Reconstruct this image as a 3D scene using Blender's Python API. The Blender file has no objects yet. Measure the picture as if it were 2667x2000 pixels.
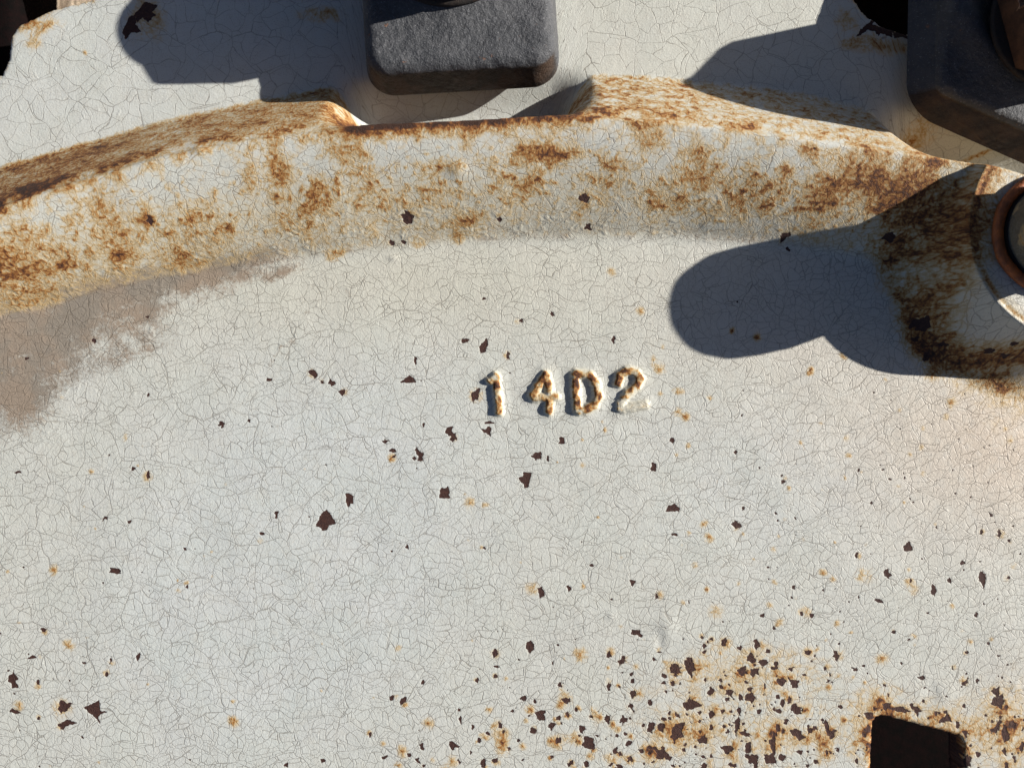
import bpy, math, random
import numpy as np

# ----------------------------------------------------------------------------
# scale: 1 px of a 2212 px wide picture of the casting = S metres
# ----------------------------------------------------------------------------
S = 0.32 / 2212.0
CX, CY, D = 1106.0, 829.5, 1640.0
scn = bpy.context.scene
col = scn.collection

# ---- camera
cam_d = bpy.data.cameras.new("camera")
cam_d.sensor_width = 36.0
cam_d.lens = 18.0 / (CX / D)
cam_d.clip_start = 0.005
cam_d.clip_end = 50.0
cam_d.dof.use_dof = True
cam_d.dof.focus_distance = (D - 15) * S
cam_d.dof.aperture_fstop = 8.0
cam = bpy.data.objects.new("camera", cam_d)
cam.location = (0, 0, D * S)
col.objects.link(cam)
scn.camera = cam

# ---- sky and sun
SUN_EL, SUN_AZ = math.radians(24.5), math.radians(12.0)   # azimuth from +X towards +Y
world = bpy.data.worlds.new("World")
scn.world = world
world.use_nodes = True
wn = world.node_tree.nodes
sky = wn.new("ShaderNodeTexSky")
sky.sky_type = 'NISHITA'
sky.sun_disc = False
sky.sun_elevation = SUN_EL
sky.air_density = 0.42
sky.dust_density = 0.7
sky.ozone_density = 0.2
sky.sun_rotation = math.pi / 2 - SUN_AZ
world.node_tree.links.new(sky.outputs[0], wn["Background"].inputs[0])
wn["Background"].inputs[1].default_value = 0.05

sun_d = bpy.data.lights.new("sun", 'SUN')
sun_d.energy = 5.0
sun_d.angle = math.radians(0.55)
sun_d.color = (1.0, 0.955, 0.88)
sun = bpy.data.objects.new("sun", sun_d)
sun.rotation_euler = (math.pi / 2 - SUN_EL, 0, SUN_AZ + math.pi / 2)
sun.location = (1, 0.1, 0.6)
col.objects.link(sun)

scn.view_settings.view_transform = 'Standard'
scn.view_settings.look = 'None'
scn.view_settings.exposure = 0.70
scn.view_settings.gamma = 1.0
scn.view_settings.use_curve_mapping = False

rng = np.random.default_rng(7)
random.seed(7)

# ----------------------------------------------------------------------------
# numeric helpers
# ----------------------------------------------------------------------------
_perm = rng.permutation(256).astype(np.int32)
_perm = np.concatenate([_perm, _perm])
_ga = rng.uniform(0, 2 * np.pi, 256)
_gx, _gy = np.cos(_ga), np.sin(_ga)

def pnoise(x, y, seed=0):
    x = x + seed * 37.17; y = y + seed * 91.73
    xi = np.floor(x).astype(np.int32); yi = np.floor(y).astype(np.int32)
    fx = x - xi; fy = y - yi
    u = fx * fx * fx * (fx * (fx * 6 - 15) + 10); v = fy * fy * fy * (fy * (fy * 6 - 15) + 10)
    xi &= 255; yi &= 255
    x1 = (xi + 1) & 255; y1 = (yi + 1) & 255
    def g(a, b, dx, dy):
        h = _perm[_perm[a] + b]
        return _gx[h] * dx + _gy[h] * dy
    n00 = g(xi, yi, fx, fy); n10 = g(x1, yi, fx - 1, fy)
    n01 = g(xi, y1, fx, fy - 1); n11 = g(x1, y1, fx - 1, fy - 1)
    return ((n00 * (1 - u) + n10 * u) * (1 - v) + (n01 * (1 - u) + n11 * u) * v) * 1.5

def fbm(x, y, scale, octaves=4, seed=0, gain=0.5):
    x = x / scale; y = y / scale
    out = 0; a = 1.0; tot = 0
    for o in range(octaves):
        out = out + a * pnoise(x, y, seed + o * 3); tot += a
        x = x * 2.03; y = y * 2.03; a *= gain
    return out / tot

def sstep(a, b, x):
    t = np.clip((x - a) / (b - a), 0, 1)
    return t * t * (3 - 2 * t)

def smax(a, b, k):
    h = np.clip(0.5 + 0.5 * (a - b) / k, 0, 1)
    return b * (1 - h) + a * h + k * h * (1 - h)

def smin(a, b, k):
    return -smax(-a, -b, k)

def true_pt(x, y, z):          # picture point at height z -> plan position
    f = 1 - z / D
    return CX + (x - CX) * f, CY + (y - CY) * f

def curve(pts, z, xs, sm=14):
    p = np.array([true_pt(a, b, z) for a, b in pts])
    xx = np.arange(-900, 3200, 2.0)
    lo = np.interp(xx, p[:, 0], p[:, 1])
    # continue the end slopes
    s0 = (p[1, 1] - p[0, 1]) / (p[1, 0] - p[0, 0]); s1 = (p[-1, 1] - p[-2, 1]) / (p[-1, 0] - p[-2, 0])
    lo = np.where(xx < p[0, 0], p[0, 1] + (xx - p[0, 0]) * s0, lo)
    lo = np.where(xx > p[-1, 0], p[-1, 1] + (xx - p[-1, 0]) * s1, lo)
    k = np.exp(-0.5 * (np.arange(-60, 61) * 2.0 / sm) ** 2); k /= k.sum()
    pad = np.concatenate([lo[0] - s0 * 2 * np.arange(60, 0, -1), lo, lo[-1] + s1 * 2 * np.arange(1, 61)])
    return np.interp(xs, xx, np.convolve(pad, k, 'valid'))

def seg_dist(px, py, ax, ay, bx, by):
    dx, dy = bx - ax, by - ay
    t = np.clip(((px - ax) * dx + (py - ay) * dy) / (dx * dx + dy * dy + 1e-9), 0, 1)
    return np.hypot(px - ax - t * dx, py - ay - t * dy)

def poly_sdf(px, py, pts):     # positive inside
    d = np.full(px.shape, 1e9); inside = np.zeros(px.shape, bool)
    n = len(pts)
    for i in range(n):
        ax, ay = pts[i]; bx, by = pts[(i + 1) % n]
        d = np.minimum(d, seg_dist(px, py, ax, ay, bx, by))
        c = ((ay > py) != (by > py)) & (px < (bx - ax) * (py - ay) / (by - ay + 1e-12) + ax)
        inside ^= c
    return np.where(inside, d, -d)

# ----------------------------------------------------------------------------
# the wheel casting: one height field, split into its parts further down
# ----------------------------------------------------------------------------
STEP = 2.3
def axis(lo, hi, mlo, mhi):
    a = np.arange(lo, hi, STEP)
    def ext(n):
        s = STEP; out = []; x = 0
        while x < n:
            s = min(s * 1.12, 14); x += s; out.append(x)
        return np.array(out)
    return np.concatenate([(lo - ext(mlo))[::-1], a, a[-1] + ext(mhi)])
gx = axis(-40, 2252, 420, 420)
gy = axis(-60, 1700, 330, 420)
X, Y = np.meshgrid(gx, gy)
NY, NX = X.shape

HR, ZU = 112.0, -50.0
C = curve([(-300, 560), (0, 440), (175, 383), (350, 332), (525, 298), (746, 273), (800, 268), (1000, 260), (1200, 248), (1290, 247),
           (1410, 254), (1591, 274), (1773, 300), (1954, 322), (2005, 332), (2052, 344), (2135, 357), (2212, 381), (2500, 480)], HR, gx, 16)
L = curve([(-300, 810), (0, 690), (200, 640), (400, 594), (680, 556), (900, 534), (1100, 521), (1450, 518), (1700, 535), (1900, 568), (2200, 630), (2600, 740)], 0, gx, 30)
U = curve([(-300, 480), (0, 367), (175, 317), (350, 266), (525, 229), (700, 196), (900, 178), (1250, 166), (1410, 170), (1628, 192), (1773, 214), (1918, 250), (2212, 330), (2500, 420)], ZU, gx, 16)
# pockets under the clamps: the outer wall stands upright there
pk = sstep(700, 800, gx) * (1 - sstep(1190, 1290, gx)) + sstep(1890, 2010, gx) * (1 - sstep(2280, 2380, gx))
pk = np.clip(pk, 0, 1)
U = U * (1 - pk) + (C - 12) * pk
Cg, Lg, Ug, Pg = C[None, :], L[None, :], U[None, :], pk[None, :]

wob = fbm(X, Y, 260, 3, 2)
t = np.clip((Y - Cg) / (Lg - Cg), 0, 3)
ridge = HR * (1 - t ** 1.7) + 3.5 * wob
H = smax(ridge, np.zeros_like(ridge), 15.0)
# boss for the wheel bolt
BX, BY, BT, BB, HB = 2243.0, 518.0, 232.0, 350.0, 138.0
br = np.hypot(X - BX, Y - BY)
ba = np.arctan2(Y - BY, X - BX)
bs = np.clip((br - BT) / (BB - BT), 0, 1)
boss_h = HB * (1 - bs) ** 1.7
boss_h = np.where(br < BT, HB - 0 * br, boss_h)
bossmask = boss_h > (H + 4)
Hnb = H.copy()
H = smax(H, boss_h, 16.0)
groove = np.exp(-((br - 222) / 4.0) ** 2)
H = H - 1.2 * groove * sstep(340, 400, Y + 0 * X) * (X < BX)
# outer wall and outer face
wall = HR + (Y - Cg) * ((HR - ZU) / np.maximum(Cg - Ug, 8))
wall = np.where(Y > Cg, HR + (Y - Cg) * 3.0, wall)
H = smin(H, np.maximum(wall, -400), 36.0 - 24.0 * Pg)
FL = ZU - 48 * Pg * sstep(-170, -70, Y - Cg)
H = smax(H, FL, 12.0)
Hnb = smax(smin(Hnb, np.maximum(wall, -400), 36.0 - 24.0 * Pg), FL, 12.0)
# round off the noses at the ends of the pocket
def soften(cx, cy, rx, ry, sg):
    y0, y1 = np.searchsorted(gy, [cy - 2 * ry, cy + 2 * ry]); x0, x1 = np.searchsorted(gx, [cx - 2 * rx, cx + 2 * rx])
    n_ = int(3 * sg / STEP); kk = np.exp(-0.5 * (np.arange(-n_, n_ + 1) * STEP / sg) ** 2); kk /= kk.sum()
    big = H[y0 - n_:y1 + n_, x0 - n_:x1 + n_]
    b1 = sum(kk[i] * big[i:i + (y1 - y0)] for i in range(2 * n_ + 1))
    b2 = sum(kk[i] * b1[:, i:i + (x1 - x0)] for i in range(2 * n_ + 1))
    w = np.exp(-(((X[y0:y1, x0:x1] - cx) / rx) ** 2 + ((Y[y0:y1, x0:x1] - cy) / ry) ** 2) ** 2)
    H[y0:y1, x0:x1] = H[y0:y1, x0:x1] * (1 - w) + b2 * w
soften(1252, 215, 60, 50, 14); soften(760, 238, 60, 46, 14); soften(1950, 310, 80, 50, 12)
# gentle casting unevenness
H += 1.6 * fbm(X, Y, 170, 2, 11) + 0.32 * fbm(X, Y, 38, 3, 15) + 0.08 * fbm(X, Y, 9, 2, 19)
Hbase = H.copy()

# arc coordinates (so patterns keep their size on the slopes)
dz = np.diff(Hnb, axis=0); dy = np.diff(gy)[:, None]
ex = np.sqrt(dz * dz + dy * dy) - dy
arc = np.zeros_like(H)
arc[:-1] = np.cumsum(ex[::-1], axis=0)[::-1]
ARC = Y - arc * 1.5

# raised characters 1 4 D 2
def strokes(px, py, segs):
    d = np.full(px.shape, 1e9)
    for pl in segs:
        for (a, b), (c, e) in zip(pl[:-1], pl[1:]):
            d = np.minimum(d, seg_dist(px, py, a, b, c, e))
    return d
CHARS = [
    ("digit_one", [[(1059, 822), (1071, 813), (1073, 830), (1078, 889)]]),
    ("digit_four", [[(1179, 810), (1150, 853), (1154, 859), (1199, 857)], [(1178, 810), (1187, 845), (1185, 888)]]),
    ("letter_d", [[(1241, 808), (1243, 850), (1247, 887)], [(1243, 808), (1272, 810), (1287, 830), (1291, 856), (1282, 876), (1264, 885), (1247, 887)]]),
    ("digit_two", [[(1334, 828), (1338, 810), (1354, 801), (1372, 805), (1381, 820), (1372, 836), (1353, 850), (1340, 873), (1342, 882)], [(1340, 882), (1366, 880), (1392, 874)]]),
]
wx = X + 2.4 * fbm(X, Y, 13, 2, 31); wy = Y + 2.4 * fbm(X, Y, 13, 2, 33)
char_d = np.full(X.shape, 1e9); char_id = np.zeros(X.shape, np.int8)
for i, (nm, sg) in enumerate(CHARS):
    y0, y1 = np.searchsorted(gy, [740, 950]); x0, x1 = np.searchsorted(gx, [1010, 1460])
    d = strokes(wx[y0:y1, x0:x1], wy[y0:y1, x0:x1], sg)
    sub = char_d[y0:y1, x0:x1]; ids = char_id[y0:y1, x0:x1]
    ids[d < sub] = i + 1; sub[d < sub] = d[d < sub]
char_h = 8.2 * (1 - sstep(2.8, 14.5, char_d)) * (1 + 0.12 * fbm(X, Y, 9, 2, 35)) + 1.8 * (1 - sstep(6, 32, char_d))
char_h *= np.where((X > 1335) & (X < 1410) & (Y > 862) & (Y < 900), 0.75, 1.0)
H += char_h

# ---- wear fields
DF = []
def blob(cx, cy, rx, ry, amt, ang=0, z=0, soft=1.0):
    cx, cy = true_pt(cx, cy, z)
    R = max(rx, ry) * 3
    y0, y1 = np.searchsorted(gy, [cy - R, cy + R]); x0, x1 = np.searchsorted(gx, [cx - R, cx + R])
    a = math.radians(ang); dx = X[y0:y1, x0:x1] - cx; dyy = Y[y0:y1, x0:x1] - cy
    u = (dx * math.cos(a) + dyy * math.sin(a)) / rx; v = (-dx * math.sin(a) + dyy * math.cos(a)) / ry
    return (slice(y0, y1), slice(x0, x1)), amt * np.exp(-(u * u + v * v) * soft)

rust = np.zeros_like(H)
dirt = np.zeros_like(H)
fine = np.zeros_like(H)
warm = np.zeros_like(H)
def add(f, *a, **k):
    sl, v = blob(*a, **k); f[sl] += v

n_big = fbm(X, ARC, 120, 4, 41); n_mid = fbm(X, ARC, 45, 4, 45)
on_slope = sstep(-6, 30, Y - Cg) * (1 - sstep(-18, 8, Y - Lg))
tt = np.clip((Y - Cg) / (Lg - Cg), 0, 1)
on_wall = (1 - sstep(-26, 22, Y - Cg - 34 * n_mid - 14 * n_big)) * sstep(-16, 6, Y - Ug - 8 * n_mid)
rust += on_wall * np.clip(0.60 + 0.36 * n_big + 0.26 * n_mid, 0, 1.1) * (1 - 0.34 * sstep(1200, 1600, X)) * np.clip(.86 + 1.1 * fbm(X, ARC, 20, 3, 57) * sstep(500, 1300, X), 0.1, 1.25)
rust += 0.34 * np.exp(-((Y - Cg - 14) / 22) ** 2) * np.clip(.5 + 1.3 * fbm(X, ARC, 34, 3, 49), 0, 1)
rust += on_wall * 0.16 * (1 - sstep(120, 420, X))
lip = np.exp(-((Y - Cg - 4) / 13) ** 2) * Pg * (X < 1900)
rust += 0.62 * lip + 0.18 * np.exp(-((Y - Cg - 20) / 16) ** 2) * Pg * (X < 1900)
patchy = sstep(0.02, 0.34, 0.6 * n_big + 0.7 * n_mid)
band = np.exp(-((tt - 0.52) / 0.26) ** 2)
rust += on_slope * patchy * (0.06 + 0.20 * band) + on_slope * (0.12 + 0.30 * sstep(0.0, .5, fbm(X, ARC, 18, 4, 47) + .25 * n_big)) * (0.35 + 0.75 * band) * (1 + .35 * (1 - sstep(100, 500, X)) + .2 * sstep(1300, 1700, X))
rust += on_slope * 0.14 * sstep(0.3, 0.95, tt) * (1 - 0.35 * sstep(900, 1200, X) * (1 - sstep(1500, 1800, X)))
fine += on_slope * sstep(0.25, 0.6, tt) * 1.0 + 0.5 * on_wall
warm += on_slope * sstep(0.2, 0.7, tt) * 0.5
dirt += on_slope * 0.34 * sstep(0.25, 0.75, tt) + on_wall * .15
for b in [(618, 380, 26, 42, .55), (245, 458, 30, 26, .4), (258, 552, 26, 26, .5), (150, 572, 20, 9, .7), (32, 462, 34, 22, .6, -25), (560, 398, 22, 22, .35),
          (60, 560, 70, 60, .34), (40, 640, 70, 36, .22), (1165, 345, 62, 22, .62), (1200, 350, 25, 14, .4), (1390, 322, 40, 24, .45), (1500, 352, 40, 24, .42), (760, 350, 40, 26, .4),
          (1020, 300, 14, 40, .35, 20), (990, 372, 18, 14, .3), (1005, 480, 26, 20, .3), (985, 510, 14, 12, .45), (715, 545, 22, 12, .5, -20), (900, 520, 14, 12, .4), (1680, 385, 16, 18, .5), (1740, 352, 16, 12, .45), (1710, 342, 12, 10, .45),
          (1815, 395, 70, 42, .5, -15), (1880, 410, 50, 30, .45), (1760, 430, 34, 34, .35), (1500, 390, 50, 22, .3), (1420, 430, 40, 30, .22), (1600, 420, 40, 40, .26), (1645, 445, 16, 14, .4), (1520, 405, 12, 12, .5),
          (800, 300, 60, 18, .4), (775, 262, 34, 22, .9), (440, 500, 60, 60, .16), (380, 560, 40, 30, .3), (120, 415, 60, 16, .4, -20), (270, 375, 40, 14, .4, -18), (640, 300, 40, 14, .35, -10), (90, 430, 30, 20, .4), (190, 400, 16, 26, .35), (455, 330, 14, 22, .3), (860, 285, 30, 16, .35), (1300, 268, 40, 16, .4), (1440, 272, 40, 16, .35), (1590, 288, 30, 14, .35), (330, 470, 20, 26, .25), (270, 510, 40, 40, .2), (690, 440, 30, 50, .2), (800, 400, 30, 40, .22), (930, 400, 30, 50, .2), (1310, 400, 30, 40, .25), (1110, 420, 40, 30, .18), (500, 320, 50, 12, .25)]:
    add(rust, *b, **({} if len(b) > 5 else {}), z=45)
# boss: rust in its foot
foot = np.exp(-((br - (BB - 20)) / 34) ** 2) * (X < 2290)
bn = fbm(X, Y, 60, 4, 51)
rust += foot * np.clip(0.42 + 0.55 * bn, 0, 1)
rust += np.exp(-((br - 222) / 5.5) ** 2) * (X < BX) * 0.6 * np.clip(.8 + fbm(X, Y, 40, 2, 53), 0, 1.2)
for b in [(1998, 498, 58, 62, .6), (2000, 590, 40, 70, .3), (1995, 660, 40, 60, .45, -15), (2050, 400, 40, 50, .3), (2060, 355, 30, 12, .5), (2120, 372, 14, 16, .6), (1900, 440, 60, 40, .3), (2010, 745, 60, 40, .45, 20), (2120, 775, 90, 28, .6), (2190, 760, 60, 26, .5), (2200, 372, 30, 10, .5, 25), (2150, 470, 10, 6, .5)]:
    add(rust, *b)
fine += foot * 0.9
warm += sstep(BB, BT, br) * 0.7 * (br > 205)

# characters
ctop = np.clip(char_h / 9.0, 0, 1.2)
rust += sstep(0.5, 1.0, ctop) * np.clip(0.66 + 1.05 * fbm(X, Y, 18, 3, 55), 0, 1.15) * np.where((X > 1335) & (Y > 862) & (X < 1410), 0.35, 1) * np.where((X < 1240) & (X > 1120) & (Y > 838) & (Y < 866), .75, 1)
warm += 0.7 * sstep(0.05, 0.4, ctop)

# dirt streak in the crease at the left
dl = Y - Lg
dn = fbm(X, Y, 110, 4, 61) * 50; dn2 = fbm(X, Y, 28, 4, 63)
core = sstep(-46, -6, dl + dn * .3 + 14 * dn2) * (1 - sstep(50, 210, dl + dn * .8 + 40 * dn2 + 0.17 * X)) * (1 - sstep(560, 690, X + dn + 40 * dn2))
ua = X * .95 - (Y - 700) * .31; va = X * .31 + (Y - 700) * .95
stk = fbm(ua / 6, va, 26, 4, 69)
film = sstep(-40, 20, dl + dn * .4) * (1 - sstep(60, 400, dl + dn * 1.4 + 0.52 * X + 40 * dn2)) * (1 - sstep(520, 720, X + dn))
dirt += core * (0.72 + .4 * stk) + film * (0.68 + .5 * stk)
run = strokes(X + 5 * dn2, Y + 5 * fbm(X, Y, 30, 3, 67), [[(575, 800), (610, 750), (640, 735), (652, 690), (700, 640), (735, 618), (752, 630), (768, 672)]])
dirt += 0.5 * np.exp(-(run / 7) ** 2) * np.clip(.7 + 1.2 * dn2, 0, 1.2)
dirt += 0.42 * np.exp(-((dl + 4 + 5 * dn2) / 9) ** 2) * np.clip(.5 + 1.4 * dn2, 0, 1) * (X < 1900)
for b in [(620, 586, 60, 16, .6, -15), (60, 900, 80, 60, .3), (250, 780, 140, 26, .5, -20), (40, 860, 60, 60, .5), (1150, 235, 60, 26, .5, -10), (1230, 215, 40, 20, .4), (2140, 880, 120, 80, .12)]:
    add(dirt, *b)

# lower right: closer crazing, warmer paint
lr = sstep(1350, 2100, X + 0.55 * (Y - 1000) + 120 * n_big)
fine += 0.85 * lr * (Y > Lg) + 0.42 * sstep(1150, 1450, Y + 90 * n_big) * (1 - sstep(2400, 2500, Y))
fine = np.clip(fine + 0.26 * (Y > Ug), 0, 1)
tan = 0.95 * np.exp(-(((X - 2260) / 420) ** 2 + ((Y - 950) / 220) ** 2)) + 0.3 * np.exp(-(((X - 1700) / 260) ** 2 + ((Y - 690) / 160) ** 2)) + .25 * np.exp(-(((X - 2200) / 200) ** 2 + ((Y - 1550) / 160) ** 2))
warm += 0.38 + 0.10 * n_big
warm -= 0.7 * np.exp(-((X - 420 + .9 * (Y - 1450)) / 420) ** 2 - ((X - 700 - (Y - 1300)) / 620) ** 2) + 0.3 * np.exp(-(((X - 1700) / 300) ** 2 + ((Y - 1050) / 160) ** 2)) + .2 * (Y < Ug)  # bluish sky sheen at lower left is put into the paint colour
warm += 0.45 * np.exp(-(((X - 900) / 600) ** 2 + ((Y - 600) / 160) ** 2)) + 0.3 * (Y < Ug) * sstep(1100, 1300, X)
stain = np.zeros_like(H)
for b in [(1580, 1570, 340, 160, .30), (2060, 1580, 180, 70, .4), (2190, 1560, 90, 160, .3), (1900, 1560, 60, 70, .5), (1640, 1440, 150, 60, .3), (1870, 1240, 30, 25, .3), (1560, 1230, 140, 60, .12), (2160, 900, 160, 120, .2),
          (40, 45, 28, 40, .7), (75, 28, 40, 14, .6), (300, 40, 60, 50, .35), (680, 8, 50, 18, .8), (1850, 20, 30, 40, .5), (1900, 70, 60, 22, .8), (1960, 85, 40, 16, .6), (1420, 790, 20, 14, .3)]:
    add(stain, *b)
rust += stain * (0.62 + 0.6 * fbm(X, Y, 26, 4, 65))

# ---- paint chips down to the brown primer
chips = []
def zl(x0, y0, k, lst):
    for c in lst:
        chips.append((x0 + c[0] * k, y0 + c[1] * k, max(c[2] * k * .5, 2.5), max(c[3] * k * .5, 2.5), c[4] if len(c) > 4 else 0))
# read off the picture: centre x, centre y, width, height, tilt
zl(0, 0, 1.0, [(885, 822, 40, 18), (1004, 736, 20, 16), (1046, 748, 18, 30), (898, 779, 14, 18), (1097, 770, 12, 18), (1028, 853, 20, 30), (740, 846, 19, 15), (677, 806, 15, 22, -40), (697, 826, 12, 14), (718, 827, 18, 14),
    (915, 918, 9, 12), (971, 931, 22, 18), (980, 945, 20, 18), (1050, 931, 22, 22), (1058, 913, 24, 8), (834, 953, 19, 10), (849, 973, 20, 9), (852, 986, 14, 8, -40), (903, 975, 11, 18), (909, 988, 14, 20), (895, 990, 10, 8),
    (1158, 985, 28, 20), (1182, 990, 8, 16), (1134, 1035, 24, 36), (1213, 952, 18, 20), (1412, 1010, 24, 20), (1452, 1097, 28, 24), (961, 1065, 22, 28), (757, 1077, 17, 30), (703, 1129, 40, 40, 10), (598, 1110, 12, 16), (567, 1152, 14, 7),
    (1588, 1131, 22, 14, 30), (1168, 1278, 24, 32), (1228, 1270, 10, 14), (1365, 1257, 14, 14), (1277, 1220, 12, 8), (1456, 1153, 14, 7), (480, 917, 17, 13), (253, 1231, 28, 16), (323, 1026, 14, 22), (290, 1012, 12, 10), (42, 1019, 16, 8), (322, 853, 10, 12), (583, 820, 14, 9),
    (1192, 679, 12, 14), (1126, 694, 14, 8), (1045, 646, 12, 8), (1325, 735, 12, 20), (1100, 765, 8, 8), (32, 1465, 22, 40), (140, 1525, 44, 26, -25), (150, 1560, 44, 14, -20), (134, 1564, 16, 18), (209, 1535, 38, 52), (72, 1418, 24, 9), (35, 1534, 24, 12, 30), (85, 1549, 10, 10),
    (85, 1471, 12, 16), (232, 1455, 8, 14), (300, 1418, 9, 18, 20), (241, 1425, 7, 18, 20), (1605, 1098, 8, 10), (880, 1180, 9, 12), (848, 1190, 9, 7), (1046, 1183, 9, 7), (1690, 1040, 12, 12), (1450, 952, 14, 10, -40), (1588, 975, 10, 10), (401, 1185, 10, 8), (183, 1430, 8, 8),
    (228, 1120, 22, 8, -30), (282, 1127, 16, 7, -30), (95, 1360, 14, 10), (405, 1265, 8, 12), (180, 1590, 8, 8), (1715, 355, 6, 6), (540, 910, 8, 8), (700, 1640, 12, 14), (620, 1650, 10, 14)])
zl(1410, 1057.5, .3626, [(115, 110, 75, 60), (500, 205, 60, 40, 25), (730, 140, 14, 30, -60), (1395, 500, 45, 70), (1510, 345, 60, 70), (1960, 520, 45, 100), (1670, 600, 34, 75), (1950, 250, 26, 34), (2055, 255, 26, 60), (2115, 300, 28, 30), (1840, 435, 34, 26), (1760, 540, 26, 40), (2010, 155, 24, 50, -30),
    (2115, 525, 50, 20), (1920, 740, 40, 40), (1530, 540, 16, 32), (1220, 635, 14, 26), (1335, 660, 60, 20, 15), (1430, 840, 28, 24), (835, 577, 26, 28), (645, 745, 40, 30), (722, 820, 26, 30), (825, 640, 26, 16), (808, 688, 18, 14), (130, 265, 36, 14, 20), (210, 670, 10, 60), (20, 630, 20, 50, 20), (682, 460, 26, 14),
    (1210, 390, 18, 40), (1112, 722, 16, 18), (345, 885, 34, 26), (420, 900, 50, 60), (515, 940, 50, 30), (610, 930, 34, 34), (678, 962, 36, 36), (920, 968, 44, 36), (1090, 985, 56, 60), (575, 1000, 70, 60, -30), (655, 1020, 60, 46), (730, 1040, 40, 50), (530, 1075, 60, 70), (600, 1080, 60, 60), (815, 1065, 44, 30), (1020, 1065, 24, 26), (1050, 1100, 14, 50),
    (225, 1055, 76, 110), (130, 1070, 70, 70), (60, 1105, 30, 36), (118, 1145, 28, 30), (400, 1130, 24, 44), (345, 1195, 46, 60), (455, 1210, 50, 50), (575, 1185, 40, 40), (580, 1240, 60, 60), (755, 1135, 60, 60), (835, 1145, 56, 50), (660, 1165, 24, 36), (520, 1235, 28, 46), (770, 1260, 36, 60), (235, 1275, 100, 64), (350, 1330, 44, 50), (275, 1325, 36, 40), (415, 1312, 26, 26), (512, 1320, 24, 80), (630, 1315, 26, 28), (745, 1310, 36, 36),
    (850, 1300, 80, 60, 30), (150, 1440, 90, 130), (50, 1410, 40, 60), (295, 1480, 60, 80), (345, 1410, 36, 50), (500, 1400, 50, 110), (550, 1450, 70, 30, 20), (850, 1450, 100, 60, 25), (740, 1410, 30, 60), (790, 1370, 36, 40), (1040, 1420, 36, 90, -20), (715, 1500, 44, 110), (440, 1545, 80, 60), (560, 1530, 40, 80), (590, 1600, 60, 80), (60, 1570, 90, 40, 20), (700, 1600, 90, 60), (250, 1525, 20, 30), (960, 1415, 24, 30), (1030, 1560, 14, 50), (900, 1100, 30, 20), (960, 990, 10, 30), (770, 1590, 50, 40), (480, 1640, 30, 30), (300, 1640, 40, 50), (1215, 1545, 16, 20),
    (2035, 1190, 70, 90), (2050, 1260, 76, 100, 20), (1600, 1115, 50, 30), (1925, 1135, 28, 34), (1805, 1155, 10, 40), (1780, 1060, 12, 40), (2050, 1400, 30, 80, 30), (2095, 1440, 50, 90), (2140, 1400, 24, 60), (2020, 1430, 40, 30), (2085, 1545, 36, 70), (2190, 1530, 40, 60), (2100, 1640, 30, 40), (2150, 1600, 30, 40), (2195, 1420, 16, 40),
    (1740, 1360, 90, 60), (1810, 1400, 40, 40), (1855, 1450, 36, 60), (1870, 1610, 44, 90), (1385, 1285, 60, 50), (1470, 1305, 130, 34, 8), (1570, 1310, 50, 60), (1290, 1345, 70, 70), (1320, 1300, 40, 30), (1280, 1420, 40, 50)])
zl(746.5, 1327, .3375, [(1865, 115, 66, 66), (1175, 200, 60, 76), (960, 245, 46, 70), (965, 330, 36, 20), (962, 388, 34, 34), (495, 430, 24, 40), (1685, 255, 40, 56), (1770, 290, 50, 70, 40), (2110, 345, 76, 70), (2190, 310, 60, 90), (1325, 305, 16, 36), (1370, 450, 40, 36, 40), (1685, 450, 30, 40), (1835, 500, 40, 50), (1410, 545, 70, 40), (1140, 530, 46, 40, 40), (1210, 550, 20, 44), (1250, 640, 80, 60), (1470, 600, 36, 36), (1675, 665, 50, 60), (1780, 670, 60, 70), (2190, 570, 60, 80), (735, 665, 24, 56), (815, 715, 24, 34), (988, 700, 22, 56), (1200, 735, 50, 50), (1320, 705, 66, 50, -30), (1515, 725, 60, 60), (1950, 710, 60, 110), (2025, 715, 44, 44), (1555, 815, 84, 76), (1360, 800, 44, 46), (2120, 750, 100, 130), (1810, 815, 40, 44), (1725, 865, 34, 76), (1890, 870, 44, 30), (685, 830, 80, 70), (490, 845, 36, 50), (855, 800, 30, 40), (460, 930, 50, 46), (410, 890, 50, 24, 20), (500, 960, 30, 30), (880, 940, 56, 76), (1430, 955, 36, 36), (1540, 950, 44, 40), (1750, 965, 50, 40), (2020, 890, 80, 60, 30), (2065, 915, 40, 40), (370, 545, 46, 50, 40), (300, 525, 46, 30, -40), (160, 760, 24, 36), (725, 930, 24, 50), (255, 905, 50, 16, -20), (950, 925, 36, 20), (1320, 905, 30, 24), (2090, 435, 36, 40), (2040, 390, 30, 40), (1940, 845, 36, 30), (1945, 548, 26, 24), (1005, 90, 10, 14), (972, 105, 16, 18), (1470, 152, 24, 12), (1450, 68, 14, 14), (2005, 238, 36, 16), (1975, 283, 30, 24), (2050, 490, 30, 30), (2110, 630, 18, 30), (2070, 660, 24, 24), (1610, 770, 30, 18), (1735, 770, 24, 30), (1380, 690, 14, 30), (1110, 285, 14, 16), (1050, 465, 20, 14), (1420, 480, 14, 12)])
Z45 = []
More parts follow.
